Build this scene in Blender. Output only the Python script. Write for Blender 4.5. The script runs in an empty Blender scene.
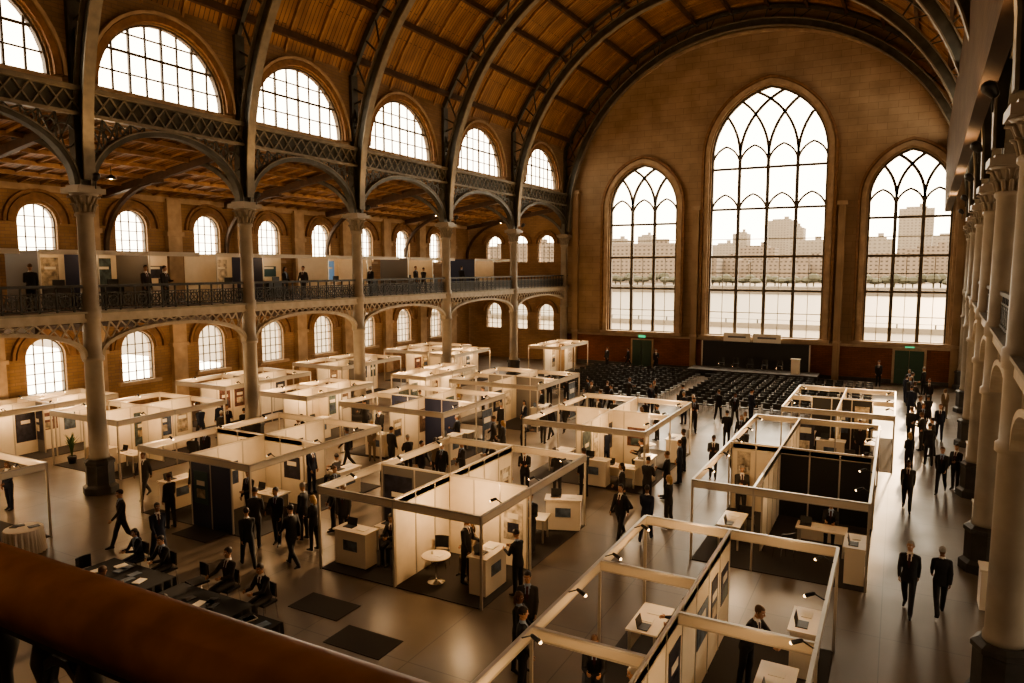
import bpy, bmesh, math, random
from mathutils import Vector, Matrix
random.seed(7)
sc=bpy.context.scene
V=Vector
try:
    sc.view_settings.view_transform='AgX'; sc.view_settings.look='AgX - Medium High Contrast'
except Exception as e: print(e)
# ------------------------------------------------------------------ camera
PSI=math.radians(28.2); TH=math.radians(5.83); FPX=720.0; EYE=8.5
sP,cP,sT,cT=math.sin(PSI),math.cos(PSI),math.sin(TH),math.cos(TH)
cam=bpy.data.cameras.new('camera'); co=bpy.data.objects.new('camera',cam); sc.collection.objects.link(co)
cam.lens=FPX/1024*36; cam.sensor_width=36; cam.clip_end=3000; cam.clip_start=.05
r=V((cP,sP,0)); fw=V((-sP*cT,cP*cT,-sT)); up=V((-sP*sT,cP*sT,cT))
co.matrix_world=Matrix(((r.x,up.x,-fw.x,0),(r.y,up.y,-fw.y,0),(r.z,up.z,-fw.z,EYE),(0,0,0,1)))
sc.camera=co
# ------------------------------------------------------------------ materials
MATS={}
def mat(name,col,rough=.6,metal=0,emit=None,es=0,var=0,scale=3,bump=0,ior=None):
    if name in MATS: return MATS[name]
    m=bpy.data.materials.new(name); m.use_nodes=True; nt=m.node_tree; b=nt.nodes['Principled BSDF']
    b.inputs['Base Color'].default_value=(*col,1); b.inputs['Roughness'].default_value=rough; b.inputs['Metallic'].default_value=metal
    if ior: b.inputs['IOR'].default_value=ior
    if emit: b.inputs['Emission Color'].default_value=(*emit,1); b.inputs['Emission Strength'].default_value=es
    if var or bump:
        tc=nt.nodes.new('ShaderNodeTexCoord'); n=nt.nodes.new('ShaderNodeTexNoise'); n.inputs['Scale'].default_value=scale; n.inputs['Detail'].default_value=5
        nt.links.new(tc.outputs['Object'],n.inputs['Vector'])
        if var:
            cr=nt.nodes.new('ShaderNodeValToRGB'); cr.color_ramp.elements[0].position=.3; cr.color_ramp.elements[1].position=.7
            cr.color_ramp.elements[0].color=(*[c*(1-var) for c in col],1); cr.color_ramp.elements[1].color=(*[min(1,c*(1+var)) for c in col],1)
            nt.links.new(n.outputs['Fac'],cr.inputs['Fac']); nt.links.new(cr.outputs['Color'],b.inputs['Base Color'])
        if bump:
            bp=nt.nodes.new('ShaderNodeBump'); bp.inputs['Strength'].default_value=bump; bp.inputs['Distance'].default_value=.02
            nt.links.new(n.outputs['Fac'],bp.inputs['Height']); nt.links.new(bp.outputs['Normal'],b.inputs['Normal'])
    MATS[name]=m; return m
def brickmat(name,c1,c2,cm,bw,rh,rough=.85,uv=False,mortar=.012,nvar=.35,sc_=1,axes=None,off=.5):
    m=bpy.data.materials.new(name); m.use_nodes=True; nt=m.node_tree; b=nt.nodes['Principled BSDF']; b.inputs['Roughness'].default_value=rough
    tc=nt.nodes.new('ShaderNodeTexCoord'); br=nt.nodes.new('ShaderNodeTexBrick'); br.offset=off
    br.inputs['Scale'].default_value=sc_; br.inputs['Brick Width'].default_value=bw; br.inputs['Row Height'].default_value=rh; br.inputs['Mortar Size'].default_value=mortar
    br.inputs['Color1'].default_value=(*c1,1); br.inputs['Color2'].default_value=(*c2,1); br.inputs['Mortar'].default_value=(*cm,1)
    n=nt.nodes.new('ShaderNodeTexNoise'); n.inputs['Scale'].default_value=.6; n.inputs['Detail'].default_value=6
    mx=nt.nodes.new('ShaderNodeMix'); mx.data_type='RGBA'; mx.blend_type='MULTIPLY'; mx.inputs[0].default_value=1
    cr=nt.nodes.new('ShaderNodeValToRGB'); cr.color_ramp.elements[0].position=.3; cr.color_ramp.elements[1].position=.7
    g=1-nvar; cr.color_ramp.elements[0].color=(g,g*.96,g*.9,1); cr.color_ramp.elements[1].color=(1,1,1,1)
    src=tc.outputs['UV' if uv else 'Object']
    if axes:
        sx=nt.nodes.new('ShaderNodeSeparateXYZ'); cx=nt.nodes.new('ShaderNodeCombineXYZ'); nt.links.new(src,sx.inputs[0])
        nt.links.new(sx.outputs[axes[0]],cx.inputs[0]); nt.links.new(sx.outputs[axes[1]],cx.inputs[1]); src=cx.outputs[0]
    nt.links.new(src,br.inputs['Vector']); nt.links.new(src,n.inputs['Vector']); nt.links.new(n.outputs['Fac'],cr.inputs['Fac'])
    nt.links.new(br.outputs['Color'],mx.inputs[6]); nt.links.new(cr.outputs['Color'],mx.inputs[7]); nt.links.new(mx.outputs[2],b.inputs['Base Color'])
    MATS[name]=m; return m
stone=brickmat('sandstone_blocks',(.41,.29,.185),(.365,.255,.16),(.28,.195,.12),1.3,.5,mortar=.016)
clerst=brickmat('clerestory_brick',(.33,.215,.125),(.28,.18,.10),(.22,.155,.1),.5,.16)
clerdark=brickmat('darkened_clerestory',(.12,.075,.04),(.10,.06,.03),(.05,.03,.02),2.0,.25)  # dark tone put in to subdue the lit right wall; boards made up
aislew=brickmat('aisle_brick',(.38,.235,.125),(.32,.195,.10),(.24,.16,.1),.5,.16)
redbr=brickmat('red_brick_dado',(.26,.095,.05),(.2,.075,.04),(.12,.06,.04),.45,.14,axes=(0,2))
planks=brickmat('timber_planks',(.39,.21,.09),(.29,.145,.06),(.09,.045,.02),3.2,.24,.6,uv=True,mortar=.022,nvar=.45)
iron=mat('painted_iron',(.075,.072,.058),.45,.2,var=.3,scale=2)
iron2=mat('painted_iron_edge',(.20,.175,.13),.5,.1,var=.2)
ironk=mat('railing_iron',(.028,.027,.023),.5,.2,var=.2)
colm=mat('column_paint',(.27,.23,.18),.45,var=.15,scale=1.5)
plinth=mat('plinth_paint',(.045,.042,.038),.5,var=.3)
lat=mat('lattice_paint',(.34,.285,.21),.55,var=.15)
darkw=mat('dark_timber',(.075,.04,.02),.6,var=.3)
midw=mat('mid_timber',(.30,.17,.08),.6,var=.3)
frame=mat('window_frame_paint',(.09,.068,.045),.6)
stonetrim=mat('stone_trim',(.40,.29,.19),.8,var=.2,scale=2)
bricktrim=mat('brick_trim',(.22,.12,.06),.8,var=.25,scale=4)
handw=mat('polished_handrail_wood',(.26,.125,.065),.3,var=.3,scale=9)
alu=mat('aluminium',(.55,.5,.43),.35,.5)
cream=mat('cream_fascia',(.66,.58,.46),.5)
panel=mat('white_panel',(.80,.71,.57),.55,var=.04)
navy=mat('navy_panel',(.025,.035,.085),.5); blackp=mat('black_panel',(.018,.017,.016),.6); teal=mat('teal_graphic',(.03,.085,.10),.4); greyp=mat('grey_panel',(.16,.15,.14),.6)
carpet=mat('dark_carpet',(.05,.044,.04),.95)
blackc=mat('black_cloth',(.012,.011,.011),.85); whitec=mat('white_cloth',(.75,.7,.62),.8)
blackpl=mat('black_plastic',(.02,.02,.02),.4); chrome=mat('chrome',(.7,.7,.7),.15,1); whitelam=mat('white_laminate',(.76,.68,.56),.3)
paper=mat('paper',(.75,.7,.6),.7); bulb=mat('spot_bulb',(1,.8,.5),.5,emit=(1,.66,.32),es=7)
screenm=mat('screen_glow',(.02,.05,.09),.2,emit=(.2,.32,.45),es=.5)
green=mat('door_green',(.03,.07,.045),.5); exitm=mat('exit_sign_green',(.02,.5,.2),.4,emit=(.05,.9,.4),es=.7)
wood_l=mat('light_wood',(.42,.30,.18),.45,var=.15)
poster_cols=[(.05,.07,.11),(.16,.11,.08),(.08,.11,.11),(.40,.33,.24),(.03,.03,.045),(.13,.06,.05),(.10,.13,.17),(.5,.44,.35)]
posters=[mat('poster_print_%s'%('abcdefgh'[i]),c,.45,var=.6,scale=5) for i,c in enumerate(poster_cols)]
darkposters=[posters[0],posters[2],posters[4],posters[6],teal]
fm=bpy.data.materials.new('polished_concrete'); fm.use_nodes=True; nt=fm.node_tree; b=nt.nodes['Principled BSDF']
tc=nt.nodes.new('ShaderNodeTexCoord'); n1=nt.nodes.new('ShaderNodeTexNoise'); n1.inputs['Scale'].default_value=.3; n1.inputs['Detail'].default_value=5
nt.links.new(tc.outputs['Object'],n1.inputs['Vector']); cr=nt.nodes.new('ShaderNodeValToRGB')
cr.color_ramp.elements[0].position=.25; cr.color_ramp.elements[0].color=(.115,.09,.066,1); cr.color_ramp.elements[1].position=.8; cr.color_ramp.elements[1].color=(.205,.162,.12,1)
nt.links.new(n1.outputs['Fac'],cr.inputs['Fac'])
br=nt.nodes.new('ShaderNodeTexBrick'); br.inputs['Scale'].default_value=1; br.inputs['Brick Width'].default_value=3; br.inputs['Row Height'].default_value=3; br.offset=0
br.inputs['Mortar Size'].default_value=.012; br.inputs['Color1'].default_value=(1,1,1,1); br.inputs['Color2'].default_value=(.9,.9,.9,1); br.inputs['Mortar'].default_value=(.5,.5,.5,1)
nt.links.new(tc.outputs['Object'],br.inputs['Vector']); mx=nt.nodes.new('ShaderNodeMix'); mx.data_type='RGBA'; mx.blend_type='MULTIPLY'; mx.inputs[0].default_value=1
nt.links.new(cr.outputs['Color'],mx.inputs[6]); nt.links.new(br.outputs['Color'],mx.inputs[7]); nt.links.new(mx.outputs[2],b.inputs['Base Color'])
n2=nt.nodes.new('ShaderNodeTexNoise'); n2.inputs['Scale'].default_value=.7; n2.inputs['Detail'].default_value=3; nt.links.new(tc.outputs['Object'],n2.inputs['Vector'])
mr=nt.nodes.new('ShaderNodeMapRange'); mr.inputs[1].default_value=.2; mr.inputs[2].default_value=.8; mr.inputs[3].default_value=.27; mr.inputs[4].default_value=.42
nt.links.new(n2.outputs['Fac'],mr.inputs[0]); nt.links.new(mr.outputs[0],b.inputs['Roughness'])
# ------------------------------------------------------------------ mesh builder
class MB:
    def __init__(s): s.v=[];s.f=[];s.m=[];s.sm=[];s.mats=[]
    def mi(s,m):
        if m not in s.mats: s.mats.append(m)
        return s.mats.index(m)
    def add(s,vs,fs,m,smooth=False):
        o=len(s.v); s.v+= [tuple(x) for x in vs]; k=s.mi(m)
        for f in fs: s.f.append([i+o for i in f]); s.m.append(k); s.sm.append(smooth)
    def hexa(s,p,m): s.add(p,[(0,3,2,1),(4,5,6,7),(0,1,5,4),(1,2,6,5),(2,3,7,6),(3,0,4,7)],m)
    def box(s,c,d,m,rz=0,T=None):
        hx,hy,hz=d[0]/2,d[1]/2,d[2]/2; ca,sa=math.cos(rz),math.sin(rz); ps=[]
        for z in(-hz,hz):
            for x,y in((-hx,-hy),(hx,-hy),(hx,hy),(-hx,hy)):
                ps.append(V((c[0]+x*ca-y*sa,c[1]+x*sa+y*ca,c[2]+z)))
        if T: ps=[T@p for p in ps]
        s.hexa(ps,m)
    def beam(s,a,b,w,h,m,upv=(0,0,1)):
        a,b=V(a),V(b); d=b-a
        if d.length<1e-5: return
        d.normalize(); u=V(upv)
        x=d.cross(u)
        if x.length<1e-3: x=d.cross(V((0,1,0)))
        x.normalize(); y=x.cross(d).normalized(); ps=[]
        for q in(a,b):
            for i,j in((-1,-1),(1,-1),(1,1),(-1,1)): ps.append(q+x*(i*w/2)+y*(j*h/2))
        s.hexa(ps,m)
    def tube(s,pts,rs,m,n=8,cap=True,smooth=True,ell=1,ref=None):
        pts=[V(p) for p in pts]; vs=[];fs=[]; prev=None
        for i,p in enumerate(pts):
            t=(pts[min(i+1,len(pts)-1)]-pts[max(i-1,0)]).normalized()
            if prev is None:
                rf=V(ref) if ref else (V((1,0,0)) if abs(t.x)<.8 else V((0,1,0)))
            else: rf=prev
            x=(rf-t*rf.dot(t)).normalized(); prev=x; y=t.cross(x)
            for k in range(n):
                a=2*math.pi*k/n; vs.append(p+x*(math.cos(a)*rs[i])+y*(math.sin(a)*rs[i]*ell))
        for i in range(len(pts)-1):
            for k in range(n): fs.append((i*n+k,i*n+(k+1)%n,(i+1)*n+(k+1)%n,(i+1)*n+k))
        if cap: fs.append(tuple(range(n-1,-1,-1))); fs.append(tuple((len(pts)-1)*n+k for k in range(n)))
        s.add(vs,fs,m,smooth)
    def cyl(s,a,b,r0,r1,m,n=10): s.tube([a,b],[r0,r1],m,n,smooth=n>8)
    def capsule(s,a,b,r0,r1,m,n=10,ell=1,ref=None):
        a,b=V(a),V(b); d=(b-a); L=d.length
        d=d/L if L>1e-6 else V((0,0,1))
        pts=[];rs=[]
        for q in(.97,.8,.45): pts.append(a-d*r0*q); rs.append(r0*math.sqrt(1-q*q))
        pts.append(a);rs.append(r0);pts.append(b);rs.append(r1)
        for q in(.45,.8,.97): pts.append(b+d*r1*q); rs.append(r1*math.sqrt(1-q*q))
        s.tube(pts,rs,m,n,ell=ell,ref=ref)
    def lathe(s,c,prof,m,n=16,smooth=True):
        vs=[];fs=[]
        for rr,z in prof:
            for k in range(n):
                a=2*math.pi*k/n; vs.append((c[0]+rr*math.cos(a),c[1]+rr*math.sin(a),c[2]+z))
        for i in range(len(prof)-1):
            for k in range(n): fs.append((i*n+k,i*n+(k+1)%n,(i+1)*n+(k+1)%n,(i+1)*n+k))
        fs.append(tuple(range(n-1,-1,-1))); fs.append(tuple((len(prof)-1)*n+k for k in range(n)))
        s.add(vs,fs,m,smooth)
    def ribbon(s,pts,N,w,d,m,closed=False,off=0):
        pts=[V(p) for p in pts]; N=V(N).normalized(); n=len(pts); vs=[]
        for i,p in enumerate(pts):
            if closed: t=pts[(i+1)%n]-pts[i-1]
            else: t=pts[min(i+1,n-1)]-pts[max(i-1,0)]
            t.normalize(); q=N.cross(t).normalized()
            for a,bb in((off-w/2,-d/2),(off+w/2,-d/2),(off+w/2,d/2),(off-w/2,d/2)): vs.append(p+q*a+N*bb)
        fs=[]
        for i in range(n if closed else n-1):
            j=(i+1)%n
            for k in range(4): fs.append((i*4+k,i*4+(k+1)%4,j*4+(k+1)%4,j*4+k))
        if not closed: fs+= [(3,2,1,0),((n-1)*4,(n-1)*4+1,(n-1)*4+2,(n-1)*4+3)]
        s.add(vs,fs,m)
    def mesh(s,name):
        me=bpy.data.meshes.new(name); me.from_pydata(s.v,[],s.f)
        for m in s.mats: me.materials.append(m)
        me.polygons.foreach_set('material_index',s.m); me.polygons.foreach_set('use_smooth',s.sm); me.update()
        bm=bmesh.new(); bm.from_mesh(me); bmesh.ops.recalc_face_normals(bm,faces=bm.faces); bm.to_mesh(me); bm.free()
        return me
    def obj(s,name,loc=(0,0,0),rz=0):
        return put(s.mesh(name),name,loc,rz)
def put(me,name,loc=(0,0,0),rz=0,scale=1):
    o=bpy.data.objects.new(name,me); sc.collection.objects.link(o); o.location=loc; o.rotation_euler=(0,0,rz); o.scale=(scale,)*3; return o
def plate(name,outer,holes,th,M,m):
    cu=bpy.data.curves.new(name,'CURVE'); cu.dimensions='2D'; cu.fill_mode='BOTH'; cu.extrude=th/2
    for pl in [outer]+holes:
        sp=cu.splines.new('POLY'); sp.points.add(len(pl)-1)
        for i,p in enumerate(pl): sp.points[i].co=(p[0],p[1],0,1)
        sp.use_cyclic_u=True
    t=bpy.data.objects.new(name+'_tmp',cu); sc.collection.objects.link(t)
    dg=bpy.context.evaluated_depsgraph_get(); me=bpy.data.meshes.new_from_object(t.evaluated_get(dg)); bpy.data.objects.remove(t)
    me.materials.clear(); me.materials.append(m)
    o=bpy.data.objects.new(name,me); sc.collection.objects.link(o); o.matrix_world=M; return o
# ------------------------------------------------------------------ layout
XL=-26.5
def XR(y): return 1.3+.05*y
COLS=[-6,1.4,8.8,16.2,23.6,31.3,40.2,49.7,60]
WL,WR=10.5,7.0
Y0,Y1=-6,60
GZ=6.8; CAPZ=11.4
def roofarc(y,n=28,dx=.3,dz=0):
    x0,x1=XL-dx,XR(y)+dx; a=(x1-x0)/2; xc=(x0+x1)/2; h=10+dz; R=(a*a+h*h)/(2*h); zc=18.6+h-R; th=math.asin(a/R)
    if zc>18.6: th=math.pi-th
    return [V((xc+R*math.sin(-th+2*th*i/n),y,zc+R*math.cos(-th+2*th*i/n))) for i in range(n+1)]
def pointed(xc,w,z0,zs,h,n=14):
    R=(w*w+h*h)/(2*w); pts=[(xc-w,z0)]
    a1=math.atan2(h,R-w)
    for i in range(n+1):
        a=a1*i/n; pts.append((xc+(R-w)-R*math.cos(a),zs+R*math.sin(a)))
    for i in range(n-1,-1,-1):
        a=a1*i/n; pts.append((xc-(R-w)+R*math.cos(a),zs+R*math.sin(a)))
    pts.append((xc+w,z0)); return pts
def roundarch(xc,w,z0,zs,n=14):
    return [(xc-w,z0)]+[(xc-w*math.cos(math.pi*i/n),zs+w*math.sin(math.pi*i/n)) for i in range(n+1)]+[(xc+w,z0)]
def semic(xc,w,z0,n=20): return [(xc-w*math.cos(math.pi*i/n),z0+w*math.sin(math.pi*i/n)) for i in range(n+1)]
mb=MB(); mb.add([(-37.5,Y0,0),(12,Y0,0),(12,Y1+.5,0),(-37.5,Y1+.5,0)],[(0,1,2,3)],fm); mb.obj('floor')
ME=Matrix(((1,0,0,0),(0,0,-1,60.4),(0,1,0,0),(0,0,0,1)))
ew=[(XL-.3,0),(XR(60)+.3,0)]+[(p.x,p.z) for p in reversed(roofarc(60,28,.3,0))]
WIN=[(-19.55,2.95,3.05,13.6,3.6,3,[6.75,9.4,12.2]),(-9.5,4.35,3.0,17.3,5.3,4,[6.7,9.4,13.2,16.4]),(.42,2.7,3.05,13.6,3.5,3,[6.75,9.4,12.2])]
plate('wall_end',ew,[pointed(w[0],w[1],w[2],w[3],w[4]) for w in WIN],.8,ME,stone)
for k,(xc,w,z0,zs,h,nl,tr) in enumerate(WIN):
    mb=MB(); yy=60.35; out=[(p[0],yy,p[1]) for p in pointed(xc,w,z0,zs,h)]
    R=(w*w+h*h)/(2*w)
    mb.ribbon(out,(0,1,0),.28,.3,frame,closed=True)
    def top(x): return zs+math.sqrt(max(0,R*R-(abs(x-xc)+R-w)**2))
    lw=2*w/nl
    for i in range(1,nl):
        x=xc-w+i*lw; mb.box((x,yy,(z0+zs)/2),(.24,.24,zs-z0),frame)
    for i in range(0,nl+1):
        x0=xc-w+i*lw
        for sg in(1,-1):
            pts=[]
            for j in range(0,40):
                a=math.radians(j*2.2); px=x0+sg*(R-R*math.cos(a)); pz=zs+R*math.sin(a)
                if px<xc-w-.01 or px>xc+w+.01 or pz>top(px)+.02: break
                pts.append((px,yy,pz))
            if len(pts)>3 and 0<i<nl: mb.ribbon(pts,(0,1,0),.2,.2,frame)
    for i in range(nl):
        xm=xc-w+(i+.5)*lw
        for zz in ((zs-lw*.35,) if nl==3 else (zs-lw*.3,tr[-2]-.35)):
            hh=pointed(xm,lw/2,zz,zz,lw*.7,8)[1:-1]; mb.ribbon([(p[0],yy,p[1]) for p in hh],(0,1,0),.15,.16,frame)
        mb.box((xm,yy,(z0+tr[1])/2),(.045,.06,tr[1]-z0),frame)
    for z in tr: mb.box((xc,yy,z),(2*w,.2,.18),frame)
    for z in (4.9,8.1,10.8): mb.box((xc,yy,z),(2*w,.06,.06),frame)
    mb.obj('window_%d'%(k+1))
    mb=MB(); o2=[(p[0],59.95,p[1]) for p in pointed(xc,w,z0,zs,h)]
    mb.ribbon(o2,(0,1,0),.35,.3,stonetrim,off=-.3); mb.ribbon(o2,(0,1,0),.2,.5,bricktrim,off=-.62)
    mb.box((xc,59.85,z0-.12),(2*w+1.2,.5,.25),stonetrim)
    mb.obj('trim_%d'%(k+1))
mb=MB(); mb.box(((XL+XR(60))/2,59.9,1.3),(XR(60)-XL,.14,2.6),redbr); mb.box(((XL+XR(60))/2,59.85,2.68),(XR(60)-XL,.3,.16),stonetrim)
mb.box(((XL+XR(60))/2,59.82,.15),(XR(60)-XL,.2,.3),plinth); mb.obj('baseboard_end')
mb=MB()
ra=roofarc(60,40); mb.ribbon([p+V((0,-.25,-1.3)) for p in ra],(0,1,0),.3,.35,bricktrim); mb.ribbon([p+V((0,-.15,-1.9)) for p in ra[2:-2]],(0,1,0),.2,.2,stonetrim)
for x in(XL+.9,-14.9,-4.0,XR(60)-.6):
    zt=15 if x<XL+1 or x>0 else 13.2
    mb.box((x,59.8,zt/2),(.5,.4,zt),stone); mb.box((x,59.78,zt+.15),(.75,.5,.3),stonetrim); mb.box((x,59.78,2.9),(.62,.5,.2),stonetrim)
mb.obj('trim_end_arch')
MBK=Matrix(((1,0,0,0),(0,0,-1,-6.2),(0,1,0,0),(0,0,0,1)))
plate('wall_back',[(-37.5,0),(12,0),(12,14),(XR(-6)+.3,18.6)]+[(p.x,p.z) for p in reversed(roofarc(-6))][1:]+[(-37.5,14)],[],.4,MBK,stone)
def roof():
    ny=34; vs=[];fs=[]; n=28
    for j in range(ny+1):
        y=Y0+(Y1+.8-Y0)*j/ny; vs+= [tuple(p) for p in roofarc(y,n)]
    me=bpy.data.meshes.new('ceiling')
    for j in range(ny):
        for i in range(n): fs.append((j*(n+1)+i,j*(n+1)+i+1,(j+1)*(n+1)+i+1,(j+1)*(n+1)+i))
    me.from_pydata(vs,[],fs); uv=me.uv_layers.new(name='UVMap')
    for p in me.polygons:
        for li,vi in zip(p.loop_indices,p.vertices): uv.data[li].uv=((vi%(n+1))*1.42,vs[vi][1])
    me.materials.append(planks); return put(me,'ceiling')
roof()
mb=MB(); N=28
for idx in range(1,N,2):
    for j in range(len(COLS)-1):
        a=roofarc(COLS[j],N)[idx]-V((0,0,.22)); b2=roofarc(COLS[j+1],N)[idx]-V((0,0,.22)); mb.beam(a,b2,.2,.32,darkw)
for j in range(len(COLS)-1):
    k=4
    for i in range(k):
        y=COLS[j]+(COLS[j+1]-COLS[j])*(i+.5)/k; pts=[p-V((0,0,.06)) for p in roofarc(y,N)]; mb.ribbon(pts,(0,1,0),.16,.12,midw,off=0)
mb.obj('trim_roof_timbers')
def rib(y):
    mb=MB(); xl,xr=XL+.15,XR(y)-.15; a=(xr-xl)/2; xc=(xl+xr)/2; b=27.2-CAPZ-.3; n=44
    pts=[V((xc-a*math.cos(math.pi*i/n),y,CAPZ+.3+b*math.sin(math.pi*i/n)**.92)) for i in range(n+1)]
    mb.ribbon(pts,(0,1,0),.5,.1,iron); mb.ribbon(pts,(0,1,0),.07,.42,iron2,off=.27); mb.ribbon(pts,(0,1,0),.07,.42,iron2,off=-.27)
    rf=roofarc(y,60)
    outer=[p-V((0,0,.3)) for p in rf]; mb.ribbon(outer,(0,1,0),.25,.22,iron)
    mb.beam((XL-.1,y,CAPZ),(XL-.1,y,18.8),.35,.5,iron); mb.beam((XR(y)+.1,y,CAPZ),(XR(y)+.1,y,18.8),.35,.5,iron)
    for i in range(3,n-2,1):
        p=pts[i]; c=min(outer,key=lambda q:(q-(p+ (p-V((xc,y,9))).normalized()*1.2)).length)
        if (c-p).length>.35:
            if i%2: mb.beam(p,c,.09,.09,iron)
            else: mb.beam(pts[i-1],c,.07,.07,iron)
    for sgn,x0 in((1,XL),(-1,XR(y))):
        for z in (13.2,14.6,16,17.3):
            t=(z-CAPZ-.3)/b; xx=xc-sgn*a*math.sqrt(max(0,1-t**2.1)); w=abs(xx-x0)
            if w>.5: mb.beam((x0,y,z),(xx,y,z+.3),.08,.08,iron); mb.beam((x0,y,z-1.1),(xx,y,z+.2),.08,.08,iron)
    mb.obj('roof_arch_rib')
for y in COLS[1:-1]+[59.45]: rib(y)
def side(tag,P,W,tilt,x0,sgn):
    def pb(mb,s0,s1,n0,n1,z0,z1,m):
        mb.hexa([P(s0,n0,z0),P(s1,n0,z0),P(s1,n1,z0),P(s0,n1,z0),P(s0,n0,z1),P(s1,n0,z1),P(s1,n1,z1),P(s0,n1,z1)],m)
    NN=P(0,0,0)-P(0,1,0); NN.normalize()
    cm=MB()
    cm.lathe((0,0,0),[(.62,0),(.62,.25),(.55,.3),(.5,.34),(.5,1.1),(.54,1.14),(.54,1.24),(.42,1.32)],plinth,8,False)
    cm.lathe((0,0,0),[(.36,1.3),(.36,1.42),(.33,1.5),(.31,5.0),(.37,5.05),(.37,5.2),(.31,5.25),(.30,6.6),(.36,6.65),(.36,7.0),(.3,7.05),(.275,10.35),(.33,10.4),(.33,10.5),(.27,10.55),(.3,10.8),(.42,11.1),(.5,11.2)],colm,18)
    cm.box((0,0,11.3),(1.05,1.05,.2),colm); cm.box((0,0,11.42),(.8,.8,.14),colm)
    for k in range(12):
        a=2*math.pi*k/12
        for (ra,za,rb,zb,rc,zc_) in ((.28,10.55,.36,10.8,.46,10.82),(.3,10.8,.42,11.08,.56,11.08)):
            ca,sa=math.cos(a+(.26 if za>10.7 else 0)),math.sin(a+(.26 if za>10.7 else 0))
            cm.tube([(ra*ca,ra*sa,za),(rb*ca,rb*sa,zb),(rc*ca,rc*sa,zc_)],[.06,.055,.025],colm,5,ref=(-sa,ca,0))
    me=cm.mesh('arcade_column')
    for y in COLS[1:-1]: put(me,'arcade_column',P(y,0,0))
    put(me,'arcade_column',P(59.3,0,0))
    g=MB(); 
    for j in range(len(COLS)-1):
        a,b=COLS[j],COLS[j+1]; mid=(a+b)/2; hw=(b-a)/2-.3
        lo=[P(mid-hw*math.cos(math.pi*i/24),0,5.15+1.1*math.sin(math.pi*i/24)**.8) for i in range(25)]
        g.ribbon(lo,NN,.14,.3,lat)
        k=int((b-a)/.45)
        def zl(s): 
            c=max(-1,min(1,(s-mid)/hw)); return 5.15+1.1*math.sqrt(1-c*c)**.8
        for i in range(k):
            s0=a+.3+(b-a-.6)*i/k; s1=a+.3+(b-a-.6)*(i+1)/k
            za,zb=zl(s0),zl(s1)
            if 6.5-min(za,zb)>.12:
                g.beam(P(s0,0,za),P(s1,0,6.5),.05,.05,lat); g.beam(P(s0,0,6.5),P(s1,0,zb),.05,.05,lat)
        upz=lambda c: CAPZ+.1+2.35*math.sqrt(max(0,1-c*c))
        ua=[P(mid-hw*math.cos(math.pi*i/28),0,CAPZ+.1+2.35*math.sin(math.pi*i/28)) for i in range(29)]
        g.ribbon(ua,NN,.2,.34,iron); g.ribbon(ua,NN,.05,.4,iron2,off=.1)
        k=int((b-a)/.6)
        for i in range(k):
            s0=a+.3+(b-a-.6)*i/k; s1=s0+(b-a-.6)/k; za=upz((s0-mid)/hw); zb=upz((s1-mid)/hw)
            g.beam(P(s0,0,za),P(s0,0,14),.05,.05,iron)
            if 14-min(za,zb)>.3: g.beam(P(s0,0,za),P(s1,0,14),.05,.05,iron); g.beam(P(s0,0,14),P(s1,0,zb),.05,.05,iron)
            sm=(s0+s1)/2; zr=(upz((sm-mid)/hw)+14)/2; rr=(14-upz((sm-mid)/hw))*.28
            if rr>.14: g.ribbon([P(sm+rr*math.cos(t*math.pi/6),0,zr+rr*math.sin(t*math.pi/6)) for t in range(12)],NN,.05,.08,iron,closed=True)
        k=int((b-a)/.55)
        for i in range(k):
            s0=a+(b-a)*i/k; s1=a+(b-a)*(i+1)/k
            g.beam(P(s0,-.12,14.1),P(s1,-.12,14.85),.06,.05,iron2); g.beam(P(s0,-.12,14.85),P(s1,-.12,14.1),.06,.05,iron2)
    pb(g,Y0,Y1,-.16,.16,6.5,6.82,lat); pb(g,Y0,Y1,-.24,.2,6.82,6.9,iron2)
    pb(g,Y0,Y1,-.2,.1,13.98,14.1,iron2); pb(g,Y0,Y1,-.25,.1,14.85,15.02,iron2); pb(g,Y0,Y1,-.02,.1,14.1,14.85,iron)  # iron strip behind lattice is a dark sheet for the shade beyond
    g.obj('trim_%s_arcade_girders'%tag)
    g=MB(); pb(g,Y0,Y1,-.07,.07,7.78,7.88,ironk); pb(g,Y0,Y1,-.04,.04,6.95,7.0,ironk); pb(g,Y0,Y1,-.03,.03,7.55,7.59,ironk)
    s=Y0; 
    while s<Y1-.5:
        g.beam(P(s,0,6.9),P(s,0,7.8),.055,.055,ironk)
        for q in (.15,.3,.45): g.beam(P(s+q,0,6.98),P(s+q,0,7.57),.026,.026,ironk)
        c=s+.3; g.ribbon([P(c+.2*math.cos(t*math.pi/5),0,7.28+.2*math.sin(t*math.pi/5)) for t in range(10)],NN,.045,.04,ironk,closed=True)
        g.beam(P(s,0,7.0),P(s+.6,0,7.55),.03,.03,ironk); g.beam(P(s,0,7.55),P(s+.6,0,7.0),.03,.03,ironk)
        s+=.6
    g.obj('gallery_railing')
    g=MB(); pb(g,Y0,Y1,.1,W,6.45,6.8,darkw)
    for j in range(len(COLS)-1):
        for i in range(4):
            s=COLS[j]+(COLS[j+1]-COLS[j])*i/4; pb(g,s-.1,s+.1,.1,W,6.15,6.45,darkw)
    g.obj('floor_%s_gallery'%tag)
    me=bpy.data.meshes.new('ceiling_%s_aisle'%tag); q=[P(Y0,.1,14.2),P(Y1,.1,14.2),P(Y1,W+.2,12.6),P(Y0,W+.2,12.6)]
    me.from_pydata([tuple(x) for x in q],[],[(0,1,2,3)]); uv=me.uv_layers.new(name='UVMap'); me.materials.append(planks)
    for i,c in enumerate([(0,Y0),(0,Y1),(W,Y1),(W,Y0)]): uv.data[i].uv=c
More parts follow.
